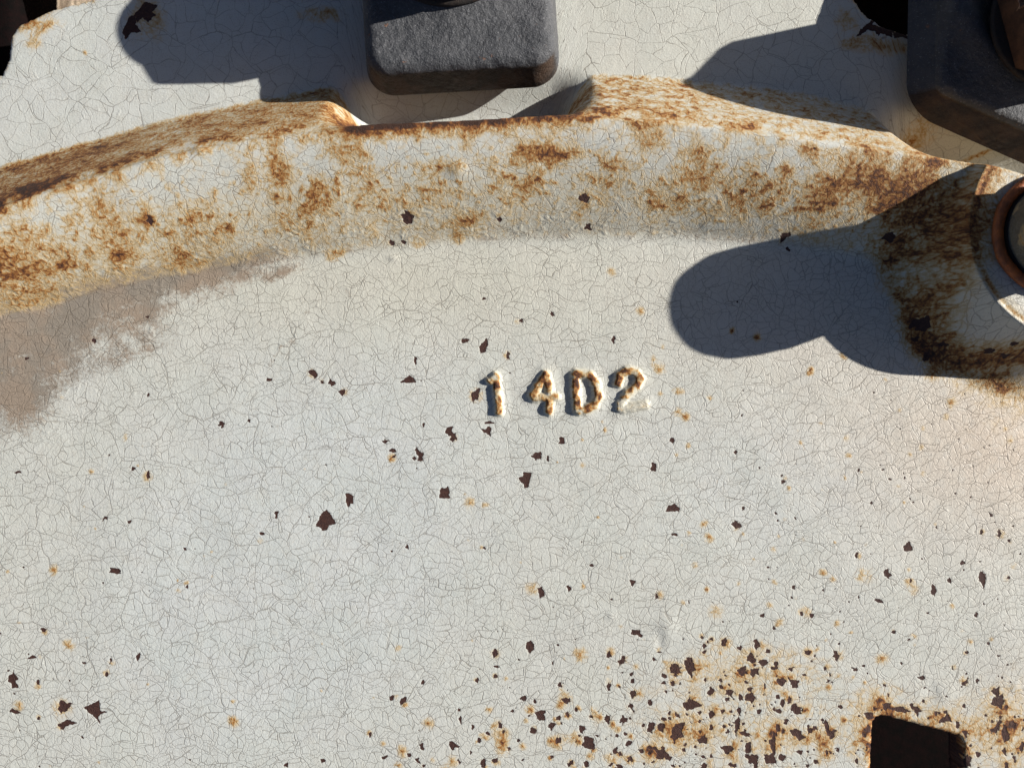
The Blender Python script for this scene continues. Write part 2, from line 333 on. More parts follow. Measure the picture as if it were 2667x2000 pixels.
for cx, cy, w, h in [(885, 480, 26, 30), (872, 525, 14, 14), (848, 527, 12, 14), (1258, 443, 26, 18), (1267, 495, 20, 20), (1078, 482, 12, 10), (1687, 515, 24, 22), (1900, 520, 30, 20), (1700, 540, 12, 12), (1970, 700, 30, 20), (1985, 705, 30, 34), (1975, 735, 20, 16), (2025, 745, 16, 12), (2000, 770, 20, 16), (2100, 760, 18, 12), (2130, 748, 16, 10), (205, 735, 14, 12), (320, 685, 10, 8), (60, 775, 14, 8), (360, 492, 14, 22), (2130, 770, 20, 12)]:
    chips.append((cx, cy, w / 2, h / 2, rng.uniform(-30, 30)))
for cx, cy, w, h, a in [(283, 58, 58, 44, -20), (312, 28, 62, 36, -30), (1870, 62, 46, 12, -40), (1905, 66, 80, 22, 10), (1945, 75, 40, 26, 0), (1858, 72, 26, 9, -45)]:
    x, y = true_pt(cx, cy, ZU); chips.append((x, y, w / 2, h / 2, a))
# small flecks
def flecks(n, fx, fy, s0, s1):
    for _ in range(n):
        x, y = fx(), fy()
        s = s0 + (s1 - s0) * rng.random() ** 3
        chips.append((x, y, s * rng.uniform(.5, 1), s * rng.uniform(.5, 1), rng.uniform(0, 180)))
flecks(680, lambda: rng.normal(1640, 300), lambda: 1675 - abs(rng.normal(0, 140)), 1.6, 9)
flecks(320, lambda: 2212 - abs(rng.normal(0, 260)), lambda: rng.uniform(830, 1659), 1.5, 5)
flecks(120, lambda: rng.uniform(0, 2212), lambda: rng.uniform(620, 1659), 1.4, 4)
flecks(46, lambda: rng.uniform(0, 420), lambda: rng.uniform(1250, 1659), 1.6, 5)
flecks(90, lambda: rng.normal(2230, 150), lambda: rng.normal(1560, 90), 2.0, 7)
flecks(60, lambda: rng.uniform(1000, 2212), lambda: rng.uniform(1700, 1950), 4, 14)
chip = np.full(X.shape, -8.0)
for (cx, cy, rx, ry, ang) in chips:
    big = max(rx, ry)
    n = int(rng.integers(4, 7)) if big > 6 else int(rng.integers(4, 6))
    a0 = rng.uniform(0, 6.28)
    pts = []
    for i in range(n):
        a = a0 + (i + rng.uniform(-.42, .42)) * 2 * math.pi / n
        r = rng.uniform(0.8, 1.45)
        pts.append((math.cos(a) * r, math.sin(a) * r))
        if rng.random() < .5:
            am = a + math.pi / n * rng.uniform(.7, 1.3)
            rm = rng.uniform(0.42, 0.85)
            pts.append((math.cos(am) * rm, math.sin(am) * rm))
    ca, sa = math.cos(math.radians(ang)), math.sin(math.radians(ang))
    P = [(cx + px * rx * ca - py * ry * sa, cy + px * rx * sa + py * ry * ca) for px, py in pts]
    R = big * 1.4 + 12
    y0, y1 = np.searchsorted(gy, [cy - R, cy + R]); x0, x1 = np.searchsorted(gx, [cx - R, cx + R])
    if y1 <= y0 or x1 <= x0: continue
    wxx = X[y0:y1, x0:x1]; wyy = Y[y0:y1, x0:x1]
    if big > 7:
        wxx = wxx + 2.4 * pnoise(wxx / 7, wyy / 7, 3); wyy = wyy + 2.4 * pnoise(X[y0:y1, x0:x1] / 7, wyy / 7, 5)
    sd = poly_sdf(wxx, wyy, P)
    sub = chip[y0:y1, x0:x1]
    np.maximum(sub, np.clip(sd, -8, 8), out=sub)
    # rust weeping from some chips
    if big > 4 and rng.random() < (0.4 if cy > 1330 else .2):
        add(rust, cx + rng.normal(0, 5), cy + rng.normal(0, 5), big * 1.1, big * 1.1, rng.uniform(.2, .5))
H -= 0.6 * sstep(-1.0, 1.6, chip)
# lifted paint round the chips and a few blisters
for (x, y, rx, ry, h, z) in [(990, 375, 26, 20, 3.5, 70), (432, 325, 24, 14, 4, 100), (1440, 1352, 28, 28, 2.4, 0), (1424, 1385, 14, 30, -1.6, 0), (2010, 1492, 24, 28, -1.6, 0), (2040, 1500, 40, 30, 1.5, 0), (850, 559, 16, 9, 2, 0), (1630, 725, 12, 12, 2.5, 0), (2190, 1480, 14, 12, 1.2, 0), (1320, 1330, 12, 12, 1.2, 0)]:
    add(H, x, y, rx * .75, ry * .75, h, z=z)

# rust spots
def rspot(x, y, r, amt):
    add(rust, x, y, r * rng.uniform(.7, 1.3), r * rng.uniform(.7, 1.3), amt, rng.uniform(0, 180))
    add(rust, x, y, r * .35, r * .35, amt * .35)
for x, y in [(150, 1392), (505, 1556), (1056, 1530), (1085, 1602), (1253, 1412), (1775, 1235), (1857, 1241), (1530, 1160), (1015, 1085), (1048, 1090), (925, 1560), (118, 1230), (200, 1018), (272, 946), (1410, 775), (1425, 800), (1462, 890), (1465, 845), (1430, 750), (1905, 1420), (2050, 870), (2010, 805), (1820, 770), (1750, 800), (1580, 715), (1635, 728), (1320, 588), (1383, 672), (155, 92), (2155, 1600), (1320, 1640), (875, 1520), (1190, 1600), (1130, 1610), (1240, 1590), (1740, 1320), (1970, 1270), (1520, 1130), (1290, 1545), (870, 1620), (960, 1660), (1545, 1320), (1480, 900)]:
    rspot(x, y, rng.uniform(8, 15), rng.uniform(.3, .55))
for _ in range(90):
    rspot(rng.uniform(1250, 2230), rng.uniform(800, 1690), rng.uniform(4, 9), rng.uniform(.16, .4))
for _ in range(70):
    rspot(rng.normal(1500, 300), 1680 - abs(rng.normal(0, 120)), rng.uniform(5, 15), rng.uniform(.2, .48))
for _ in range(40):
    rspot(rng.uniform(0, 1300), rng.uniform(800, 1690), rng.uniform(3, 6), rng.uniform(.2, .42))
rust = np.where(bossmask & (Y > Cg), np.minimum(rust, .82), rust)
rust = np.where(on_slope > .5, np.minimum(rust, .74 + .4 * np.clip(rust - .74, 0, 1)), rust)
rust = np.clip(rust, 0, 1.3); dirt = np.clip(dirt, 0, 1.2); warm = np.clip(warm, 0, 1)

# ---- openings cast through the disc (signed distance, positive inside the opening)
jx = 2.0 * fbm(X, Y, 10, 3, 71); jy = 2.0 * fbm(X, Y, 10, 3, 73)
def rounded(pts, r):
    return poly_sdf(X + jx, Y + jy, pts) + r
sq = rounded([(1905, 1566), (2058, 1606), (2064, 1760), (1896, 1760)], 22)
tl_pts = [true_pt(x, y, ZU) for x, y in [(-260, 150), (-60, 172), (0, 160), (14, 128), (20, 76), (38, 52), (110, 18), (190, -2), (330, -60), (200, -160), (-260, -160)]]
tlo = rounded(tl_pts, 4)
tr_pts = [true_pt(x, y, ZU) for x, y in [(1846, -60), (1850, 0), (1868, 28), (1905, 54), (1952, 70), (2040, 84), (2150, 70), (2150, -60)]]
tro = rounded(tr_pts, 3)
hole = np.maximum(np.maximum(sq, tlo), tro)
gry, grx = np.gradient(hole, gy, gx)
gl = np.hypot(grx, gry) + 1e-6
near = np.abs(hole) < 1.5
X2 = np.where(near, X - hole * grx / gl / np.maximum(gl, .5), X)
Y2 = np.where(near, Y - hole * gry / gl / np.maximum(gl, .5), Y)
H -= 5 * np.exp(-np.clip(-hole, 0, None) / 3.0)
H = np.where(hole >= 1.5, H - 46, H)
rim_w = np.exp(-np.clip(-hole, 0, None) / 7.0)
rust += 0.5 * rim_w * np.clip(0.7 + fbm(X, Y, 20, 3, 77), 0, 1.2) + np.where(hole > 0.8, 1.3, 0)
rust = np.clip(rust, 0, 1.3)
chip = np.where(hole > 0.6, 8.0, chip)
kill = hole > 6.5

# ----------------------------------------------------------------------------
# shader helpers
# ----------------------------------------------------------------------------
class NT:
    def __init__(self, name):
        self.mat = bpy.data.materials.new(name); self.mat.use_nodes = True
        self.t = self.mat.node_tree; self.n = self.t.nodes
        self.bsdf = self.n["Principled BSDF"]
    def put(self, sock, v):
        if v is None: return
        if hasattr(v, "links"): self.t.links.new(v, sock)
        else:
            try: sock.default_value = v
            except Exception:
                sock.default_value = (v[0], v[1], v[2], 1.0) if hasattr(v, "__len__") else (v, v, v)
    def m(self, op, a, b=None, c=None, clamp=False):
        n = self.n.new("ShaderNodeMath"); n.operation = op; n.use_clamp = clamp
        self.put(n.inputs[0], a); self.put(n.inputs[1], b); self.put(n.inputs[2], c)
        return n.outputs[0]
    def vm(self, op, a, b=None, scale=None):
        n = self.n.new("ShaderNodeVectorMath"); n.operation = op
        self.put(n.inputs[0], a); self.put(n.inputs[1], b)
        if scale is not None: self.put(n.inputs[3], scale)
        return n.outputs[0]
    def ss(self, v, a, b, lo=0.0, hi=1.0):
        n = self.n.new("ShaderNodeMapRange"); n.interpolation_type = 'SMOOTHSTEP'
        self.put(n.inputs[0], v); self.put(n.inputs[1], a); self.put(n.inputs[2], b); self.put(n.inputs[3], lo); self.put(n.inputs[4], hi)
        return n.outputs[0]
    def mix(self, f, a, b, blend='MIX'):
        n = self.n.new("ShaderNodeMix"); n.data_type = 'RGBA'; n.blend_type = blend; n.clamp_factor = True
        self.put(n.inputs[0], f); self.put(n.inputs[6], a); self.put(n.inputs[7], b)
        return n.outputs[2]
    def noise(self, vec, scale, detail=3, rough=.55, dist=0, color=False):
        n = self.n.new("ShaderNodeTexNoise"); self.put(n.inputs["Vector"], vec)
        n.inputs["Scale"].default_value = scale; n.inputs["Detail"].default_value = detail; n.inputs["Roughness"].default_value = rough; n.inputs["Distortion"].default_value = dist
        return n.outputs["Color" if color else "Fac"]
    def vor(self, vec, scale, feature='DISTANCE_TO_EDGE', dim='2D', out=None, rnd=1.0):
        n = self.n.new("ShaderNodeTexVoronoi"); n.voronoi_dimensions = dim; n.feature = feature
        self.put(n.inputs["Vector"], vec); n.inputs["Scale"].default_value = scale; n.inputs["Randomness"].default_value = rnd
        return n.outputs[out or "Distance"]
    def attr(self, name, out="Fac"):
        n = self.n.new("ShaderNodeAttribute"); n.attribute_name = name
        return n.outputs[out]
    def obj(self):
        return self.n.new("ShaderNodeTexCoord").outputs["Object"]
    def ramp(self, f, stops):
        n = self.n.new("ShaderNodeValToRGB"); self.put(n.inputs[0], f)
        e = n.color_ramp.elements
        e[0].position, e[0].color = stops[0][0], (*stops[0][1], 1)
        e[1].position, e[1].color = stops[-1][0], (*stops[-1][1], 1)
        for p, c in stops[1:-1]:
            k = e.new(p); k.color = (*c, 1)
        return n.outputs[0]
    def bump(self, h, dist, strength=1.0):
        n = self.n.new("ShaderNodeBump"); self.put(n.inputs["Height"], h); n.inputs["Distance"].default_value = dist; n.inputs["Strength"].default_value = strength
        self.t.links.new(n.outputs[0], self.bsdf.inputs["Normal"])
    def out(self, color, rough=.6, spec=.4, metal=0.0):
        self.put(self.bsdf.inputs["Base Color"], color); self.put(self.bsdf.inputs["Roughness"], rough)
        self.put(self.bsdf.inputs["Specular IOR Level"], spec); self.put(self.bsdf.inputs["Metallic"], metal)
        return self.mat

RUST = [(0.0, (.40, .29, .14)), (0.26, (.40, .215, .068)), (0.5, (.27, .108, .026)), (0.74, (.13, .046, .016)), (1.0, (.045, .02, .012))]

def painted_metal(name, use_attr=True, rust_amt=0.2, tint=(.56, .583, .57)):
    k = NT(name)
    if use_attr:
        P = k.attr("tc", "Vector")
        A, DI, CH, FI, WA = k.attr("rust"), k.attr("dirt"), k.attr("chip"), k.attr("fine"), k.attr("warm")
    else:
        P = k.vm('SCALE', k.obj(), scale=1.0 / S / 100.0)
        A = k.ss(k.noise(P, 1.5, 4), .45, .8, 0, rust_amt * 2); DI = k.ss(k.noise(P, 2.0, 5), .4, .8, 0, .9); CH = -8.0; FI = .5; WA = .5
    w1 = k.vm('SUBTRACT', k.noise(P, 1.3, 1, color=True), (.5, .5, .5))
    w2 = k.vm('SUBTRACT', k.noise(P, 8.0, 2, color=True), (.5, .5, .5))
    P1 = k.vm('ADD', k.vm('ADD', P, k.vm('SCALE', w1, scale=.5)), k.vm('SCALE', w2, scale=.045))
    dim = '2D' if use_attr else '3D'
    sc1, sc2, sc3 = 1.1, 2.5, 5.4
    d1 = k.m('MULTIPLY', k.vor(P1, sc1, dim=dim), 100 / sc1)
    c1 = k.vor(P1, sc1, 'F1', dim, "Color")
    P2 = k.vm('ADD', P1, k.vm('SCALE', c1, scale=9.0))
    d2 = k.m('MULTIPLY', k.vor(P2, sc2, dim=dim), 100 / sc2)
    c2 = k.vor(P2, sc2, 'F1', dim, "Color")
    P3 = k.vm('ADD', P2, k.vm('SCALE', c2, scale=9.0))
    d3 = k.m('MULTIPLY', k.vor(P3, sc3, dim=dim), 100 / sc3)
    nb = k.noise(P, .9, 3); nm = k.noise(P, 3.6, 6, .68); nf = k.noise(P, 15.0, 4, .7); nx = k.noise(P, 32.0, 2, .7)
    nv = k.noise(k.vm('ADD', P, (31, 7, 0)), 2.3, 3)
    w = k.ss(k.noise(P, 4.0, 1), .3, .75, .6, 1.25)
    m1 = k.ss(d1, k.m('MULTIPLY', w, .25), k.m('MULTIPLY', w, 1.25), 1, 0)
    m2 = k.m('MULTIPLY', k.ss(d2, k.m('MULTIPLY', w, .2), k.m('MULTIPLY', w, 1.1), 1, 0), k.ss(nv, .30, .46, .4, 1))
    f3 = k.m('ADD', k.m('MULTIPLY', FI, .85), k.m('SUBTRACT', k.noise(k.vm('ADD', P, (3, 57, 0)), 2.0, 3), .46))
    m3 = k.m('MULTIPLY', k.ss(d3, k.m('MULTIPLY', w, .15), k.m('MULTIPLY', w, 1.05), 1, 0), k.ss(f3, .0, .35, 0.0, 1))
    crack = k.m('MULTIPLY', k.m('MAXIMUM', m1, k.m('MAXIMUM', m2, m3)), k.ss(k.noise(k.vm('ADD', P, (77, 13, 0)), 1.4, 3), .34, .6, .72, 1.0))
    near3 = k.m('MULTIPLY', k.ss(d3, 0, 4, 1, 0), k.ss(f3, .05, .4, .25, 1))
    near = k.m('MAXIMUM', k.ss(d2, 0, 4.5, 1, 0), near3)
    # paint colour
    base = k.mix(k.ss(nb, .35, .68), tint, (tint[0] * .97, tint[1] * .99, tint[2] * .98))
    base = k.mix(k.m('MULTIPLY', WA, .9), base, (.555, .53, .43) if use_attr else (.16, .14, .10))
    if use_attr: base = k.mix(k.m('MULTIPLY', k.attr('tan'), k.ss(nm, .25, .6, .55, 1.0)), base, (.60, .49, .385))
    base = k.mix(k.ss(nm, .42, .75, 0, .35), base, (.52, .49, .43) if use_attr else (.10, .085, .06))
    base = k.mix(k.ss(nx, .46, .8, 0, .6), base, (.42, .405, .37))
    base = k.mix(k.ss(nf, .5, .8, 0, .28), base, (.47, .44, .38))
    pin = k.m('MULTIPLY', k.ss(k.vor(P, 16.0, 'F1', dim), .06, .13, 1, 0), k.ss(nm, .38, .6))
    base = k.mix(k.m('MULTIPLY', pin, .75), base, (.16, .14, .12))
    # dirt film
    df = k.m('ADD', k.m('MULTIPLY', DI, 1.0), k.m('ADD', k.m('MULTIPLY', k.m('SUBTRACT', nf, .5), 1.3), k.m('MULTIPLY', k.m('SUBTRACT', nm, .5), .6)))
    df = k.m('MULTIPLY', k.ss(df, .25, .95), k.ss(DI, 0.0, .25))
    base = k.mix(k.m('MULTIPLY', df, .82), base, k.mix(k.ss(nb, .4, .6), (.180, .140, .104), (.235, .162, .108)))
    # rust bleeding through the crazing
    r = k.m('ADD', A, k.m('MULTIPLY', k.m('MULTIPLY', k.m('SUBTRACT', nm, .5), 1.5), k.ss(A, 0, .4)))
    r = k.m('ADD', r, k.m('MULTIPLY', k.m('MULTIPLY', k.m('SUBTRACT', nf, .5), 1.2), k.ss(A, 0.02, .4)))
    r = k.m('ADD', r, k.m('MULTIPLY', k.m('MULTIPLY', near, .20), k.ss(A, .03, .45)))
    r = k.m('SUBTRACT', r, .07)
    rc = k.ramp(k.ss(r, .3, 1.25), RUST)
    rf = k.m('MULTIPLY', k.ss(r, .15, .72), k.ss(A, .02, .12))
    base = k.mix(k.m('MULTIPLY', crack, k.ss(A, 0, .3, .54, .62)), base, k.mix(k.ss(A, .02, .2), (.12, .095, .07), (.10, .045, .018)))
    stainf = k.m('MULTIPLY', k.ss(r, -.02, .42), k.ss(A, 0.0, .2, 0, .75))
    base = k.mix(stainf, base, (.56, .42, .23))
    base = k.mix(rf, base, rc)
    # chips
    chv = k.m('ADD', CH, k.m('MULTIPLY', k.m('SUBTRACT', k.noise(P, 24, 3), .5), 2.6)) if use_attr else -8.0
    cm = k.ss(chv, -.35, .45)
    prim = k.mix(k.ss(nf, .4, .75), (.040, .0165, .0135), (.075, .03, .02))
    prim = k.mix(k.ss(k.noise(P, 40, 3), .58, .75, 0, .6), prim, (.14, .085, .06))
    base = k.mix(cm, base, prim)
    # relief
    grain = k.m('MULTIPLY', k.noise(P, 22, 2, .6), .6)
    grain = k.m('ADD', grain, k.m('MULTIPLY', nx, .35))
    grain = k.m('ADD', grain, k.m('ADD', k.m('MULTIPLY', k.noise(P, 9, 2), .4), k.m('MULTIPLY', k.m('MULTIPLY', k.ss(k.vor(P1, 6.5, 'F1', dim), .0, .34, 1, 0), k.ss(k.noise(P, 3.1, 2), .54, .7)), .36)))
    h = k.m('SUBTRACT', grain, k.m('MULTIPLY', crack, .35))
    curl = k.m('MULTIPLY', k.m('MULTIPLY', k.ss(d3, 0, 9, 1, 0), k.ss(f3, .1, .5)), k.ss(DI, .1, .4, .05, .9))
    h = k.m('ADD', h, k.m('MULTIPLY', curl, k.ss(nv, .45, .65)))
    h = k.m('ADD', h, k.m('MULTIPLY', k.ss(d2, 0, 14, 1, 0), .07))
    h = k.m('ADD', h, k.m('MULTIPLY', k.m('MULTIPLY', rf, nf), 1.0))
    h = k.m('SUBTRACT', h, k.m('MULTIPLY', cm, .35))
    k.bump(h, S, 1.0)
    rough = k.m('ADD', .46, k.m('MULTIPLY', k.m('MAXIMUM', rf, k.m('MAXIMUM', df, cm)), .34))
    return k.out(base, rough, .38)

PAINT = painted_metal("cracked_white_paint")
PAINT_DIRTY = painted_metal("dirty_white_paint", False, .6, (.13, .115, .085))

def cast_iron(name):
    k = NT(name); P = k.vm('SCALE', k.obj(), scale=1.0 / S / 100.0)
    B = k.attr("brown")
    n1 = k.noise(P, 2.0, 5); n2 = k.noise(P, 11, 5, .75); n3 = k.noise(P, 26, 2, .6); n4 = k.noise(k.vm('MULTIPLY', P, (6, 1, 1)), 12, 3)
    c = k.mix(k.ss(n1, .35, .7), (.050, .053, .060), (.074, .076, .083))
    c = k.mix(k.ss(n2, .52, .76, 0, .75), c, (.17, .172, .185))
    c = k.mix(k.ss(n2, .48, .28, 0, .7), c, (.03, .03, .033))
    c = k.mix(k.ss(n3, .62, .74, 0, .45), c, (.42, .42, .44))  # pale specks paint sparkling highlights into the colour
    c = k.mix(k.ss(n4, .6, .8, 0, .25), c, (.24, .22, .2))
    c = k.mix(k.ss(k.noise(k.vm('ADD', P, (9, 4, 2)), 5, 3), .68, .76, 0, .7), c, (.22, .10, .05))
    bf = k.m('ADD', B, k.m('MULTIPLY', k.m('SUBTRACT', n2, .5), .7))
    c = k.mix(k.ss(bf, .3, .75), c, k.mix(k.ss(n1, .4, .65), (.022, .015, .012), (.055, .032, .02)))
    h = k.m('ADD', k.m('MULTIPLY', n2, 3.6), k.m('MULTIPLY', n3, 1.2))
    h = k.m('ADD', h, k.m('MULTIPLY', k.noise(P, 6, 3), 4))
    k.bump(h, S, 1.0)
    return k.out(c, k.ss(n2, .3, .7, .5, .72), .45)
IRON = cast_iron("weathered_grey_iron")

def rusty(name, a, b, rough=.75, spec=.3):
    k = NT(name); P = k.vm('SCALE', k.obj(), scale=1.0 / S / 100.0)
    n = k.noise(P, 4, 6, .65); n2 = k.noise(P, 22, 4)
    c = k.mix(k.ss(n, .35, .65), a, b)
    c = k.mix(k.ss(n2, .58, .75, 0, .6), c, (b[0] * .4, b[1] * .4, b[2] * .4))
    k.bump(k.m('MULTIPLY', k.m('ADD', n2, n), 2.0), S, .7)
    return k.out(c, rough, spec)
ORANGE = rusty("orange_rust", (.46, .125, .03), (.24, .07, .022), .6, .45)
BLACKIRON = rusty("black_iron", (.02, .018, .017), (.035, .024, .018))
NEARBLACK = rusty("near_black", (.004, .0035, .0035), (.007, .004, .004), .9, .02)  # darkness of the square hole put into the colour; rim slabs share it
BROWNRUST = rusty("brown_rust", (.10, .05, .028), (.05, .026, .017))
LEAF = rusty("dry_leaf", (.40, .25, .17), (.28, .16, .10), .8)

def ground_mat():
    k = NT("dry_straw_ground"); P = k.vm('SCALE', k.obj(), scale=1.0 / S / 100.0)
    n = k.noise(k.vm('MULTIPLY', P, (3.2, .35, 1)), 2.2, 6, .65); n2 = k.noise(P, 9, 5)
    c = k.mix(k.ss(n, .35, .65), (.22, .16, .11), (.72, .58, .43))
    c = k.mix(k.ss(n2, .5, .7, 0, .6), c, (.07, .05, .035))
    k.bump(k.m('MULTIPLY', n, 12), S)
    return k.out(c, .9, .2)
GROUND = ground_mat()

# ----------------------------------------------------------------------------
# object helpers
# ----------------------------------------------------------------------------
def wco(x, y, z):
    return np.stack([(x - CX) * S, (CY - y) * S, z * S], -1)

def empty(name, loc, label=None, cat=None, group=None):
    o = bpy.data.objects.new(name, None); o.empty_display_size = .01
    o.location = loc; col.objects.link(o)
    if label: o["label"] = label
    if cat: o["category"] = cat
    if group: o["group"] = group
    return o

def mesh_obj(name, verts, faces, mat, parent=None, smooth=True, attrs=None):
    me = bpy.data.meshes.new(name)
    verts = np.asarray(verts, np.float32).reshape(-1, 3)
    if isinstance(faces, np.ndarray):
        nf = len(faces)
        me.vertices.add(len(verts)); me.vertices.foreach_set("co", verts.ravel())
        me.loops.add(nf * 4); me.loops.foreach_set("vertex_index", faces.astype(np.int32).ravel())
        me.polygons.add(nf); me.polygons.foreach_set("loop_start", np.arange(0, nf * 4, 4, dtype=np.int32))
        me.update(calc_edges=True)
    else:
        me.from_pydata([tuple(v) for v in verts], [], faces); me.update()
    me.polygons.foreach_set("use_smooth", np.full(len(me.polygons), smooth)); me.update()
    for nm, v in (attrs or {}).items():
        if v.ndim == 2:
            a = me.attributes.new(nm, 'FLOAT_VECTOR', 'POINT'); a.data.foreach_set("vector", v.astype(np.float32).ravel())
        else:
            a = me.attributes.new(nm, 'FLOAT', 'POINT'); a.data.foreach_set("value", v.astype(np.float32).ravel())
    me.materials.append(mat)
    o = bpy.data.objects.new(name, me); col.objects.link(o)
    if parent is not None: o.parent = parent
    return o

def lathe(name, prof, mat, parent, seg=72, hexa=False, jag=0.0):
    """prof: list of (radius, z) in px; local z up"""
    a = np.linspace(0, 2 * np.pi, seg, endpoint=False)
    V = []
    for r, z in prof:
        rr = np.full(seg, float(r))
        if hexa:
            rr = rr * np.minimum(1.0, np.cos(np.pi / 6) / np.cos((a % (np.pi / 3)) - np.pi / 6) + (0.035 if hexa == 2 else 0))
        rr = rr + jag * np.sin(a * 7 + z) * .5 + jag * np.sin(a * 13 + 2 * z) * .4
        V.append(np.stack([rr * np.cos(a), rr * np.sin(a), np.full(seg, float(z))], -1))
    V = np.array(V) * S
    m = len(prof); F = []
    for i in range(m - 1):
        for j in range(seg):
            F.append((i * seg + j, i * seg + (j + 1) % seg, (i + 1) * seg + (j + 1) % seg, (i + 1) * seg + j))
    V = list(V.reshape(-1, 3))
    if prof[-1][0] > 0.01:
        V.append(np.array([0, 0, prof[-1][1] * S])); c = len(V) - 1
        F += [((m - 1) * seg + j, (m - 1) * seg + (j + 1) % seg, c) for j in range(seg)]
    o = mesh_obj(name, V, F, mat, parent)
    return o

# ----------------------------------------------------------------------------
# build the disc parts
# ----------------------------------------------------------------------------
disc = empty("wheel_disc", (0, 0, 0), "cracked white painted cast wheel disc with rusty curved ridge and raised 14D2", "wheel")
allv = wco(X2, Y2, H).reshape(-1, 3)
idx = np.arange(NY * NX).reshape(NY, NX)
quads = np.stack([idx[:-1, :-1], idx[1:, :-1], idx[1:, 1:], idx[:-1, 1:]], -1).reshape(-1, 4)
kq = kill.reshape(-1)[quads].any(1)
cent = lambda A_: A_.reshape(-1)[quads].mean(1)
yq, xq = cent(Y), cent(X)
Cq, Lq, Uq = np.interp(xq, gx, C), np.interp(xq, gx, L), np.interp(xq, gx, U)
part = np.zeros(len(quads), np.int8)                      # 0 inner face
part[(yq < Lq + 4)] = 1                                   # ridge
part[(yq < Uq - 4)] = 2                                   # outer face
part[(cent(bossmask.astype(np.float32)) > .5) & (yq > Cq + 1)] = 3
cq = cent(char_d); ci = char_id.reshape(-1)[quads[:, 0]]
for i in range(4):
    part[(cq < 13) & (ci == i + 1)] = 4 + i
att = {"rust": rust, "dirt": dirt, "chip": chip, "fine": fine, "warm": warm, "tan": tan}
tcv = np.stack([X / 100, ARC / 100, np.zeros_like(X)], -1).reshape(-1, 3)
for pi, nm in enumerate(["inner_face", "curved_ridge", "outer_face", "bolt_boss"] + [c[0] for c in CHARS]):
    q = quads[(part == pi) & ~kq]
    u, inv = np.unique(q, return_inverse=True)
    at = {a: v.reshape(-1)[u] for a, v in att.items()}; at["tc"] = tcv[u]
    mesh_obj(nm, allv[u], inv.reshape(-1, 4), PAINT, disc, True, at)

# ----------------------------------------------------------------------------
# rim clamps with their studs and nuts
# ----------------------------------------------------------------------------
def clamp_body(name, parent, seed, hw=196, hl=300, z0=0.0, z1=128.0, draft=6.0, R=15.0, skew=0.0, lean=0.0):
    """local x tangential, y radial outwards (inner edge at y = 0), z up"""
    NS = 360
    # rounded rectangle outline
    r = 62
    out = []
    per = [(hw - r, hl * 2 - r, 0), (-(hw - r), hl * 2 - r, 90), (-(hw - r), r, 180), (hw - r, r, 270)]
    for cx, cy, a0 in per:
        for i in range(NS // 4):
            a = math.radians(a0 + 90 * i / (NS // 4))
            out.append((cx + r * math.cos(a), cy + r * math.sin(a)))
    # resample evenly
    o = np.array(out + [out[0]]); sl = np.concatenate([[0], np.cumsum(np.hypot(*np.diff(o, axis=0).T))])
    tt_ = np.linspace(0, sl[-1], NS, endpoint=False)
    o = np.stack([np.interp(tt_, sl, o[:, 0]), np.interp(tt_, sl, o[:, 1])], -1)
    c0 = np.array([0.0, hl]); rings = []
    for f in np.linspace(0, 1, 26):                      # flank with draft
        rings.append((-draft * f, z0 + (z1 - R - z0) * f))
    for f in np.linspace(0.06, 1, 14):                   # rolled edge
        a = f * math.pi / 2
        rings.append((-draft - R * (1 - math.cos(a)), z1 - R + R * math.sin(a)))
    V = []; BRN = []
    nrm = o - c0; 
    tng = np.roll(o, -1, 0) - np.roll(o, 1, 0); nn = np.stack([tng[:, 1], -tng[:, 0]], -1); nn /= np.linalg.norm(nn, axis=1)[:, None]
    def top(x, y):
        dxy = np.hypot(x, (y - 275) * 1.0)
        collar = 32 * np.exp(-((dxy - 118) / 52) ** 2)
        valley = -16 * np.exp(-((y - 150) / 60) ** 2) * np.exp(-(x / 150) ** 2)
        return collar + valley - 0.04 * np.clip(110 - y, 0, 200) - 34 * np.exp(-(dxy / 70) ** 2)
    def rough(x, y, z):
        return 3.4 * fbm(x + z, y - z * .7, 60, 4, seed, .5)
    for d, z in rings:
        p = o + nn * d
        w = sstep(z1 - R - 6, z1, np.full(NS, z))
        zz = np.full(NS, z) + w * top(p[:, 0], p[:, 1])
        rr = rough(p[:, 0], p[:, 1], zz); 
        p = p + nn * (rr * .8 * (z > z0 + 1))[:, None] if z > z0 + 1 else p
        V.append(np.stack([p[:, 0], p[:, 1], zz + rr * w], -1))
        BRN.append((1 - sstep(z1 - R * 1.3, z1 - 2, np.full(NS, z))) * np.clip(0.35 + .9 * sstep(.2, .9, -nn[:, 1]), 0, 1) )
    pin = o + nn * (-draft - R)
    for s in np.linspace(.985, 0.02, 110):
        p = c0 + (pin - c0) * s
        zz = z1 + top(p[:, 0], p[:, 1]) + rough(p[:, 0], p[:, 1], 0 * p[:, 0] + z1)
        V.append(np.stack([p[:, 0], p[:, 1], zz], -1)); BRN.append(np.full(NS, -.2))
    n = len(V)
    V = np.array(V)
    V[..., 1] -= skew * V[..., 0] * (1 - sstep(60, 260, V[..., 1])); V[..., 0] -= lean * V[..., 1]
    ii = np.arange(n * NS).reshape(n, NS); nx_ = np.roll(ii, -1, 1)
    F = np.stack([ii[:-1], nx_[:-1], nx_[1:], ii[1:]], -1).reshape(-1, 4)
    return mesh_obj(name, V.reshape(-1, 3) * S, F, IRON, parent, True, {"brown": np.array(BRN).ravel()})

WX, WY = 1222.0, 3889.0                      # wheel centre in plan
def place(name, ang, rad, z, label, cat, group=None):
    x = WX + rad * math.sin(math.radians(ang)); y = WY - rad * math.cos(math.radians(ang))
    e = empty(name, ((x - CX) * S, (CY - y) * S, z * S), label, cat, group)
    e.rotation_euler = (0, 0, -math.radians(ang))
    return e

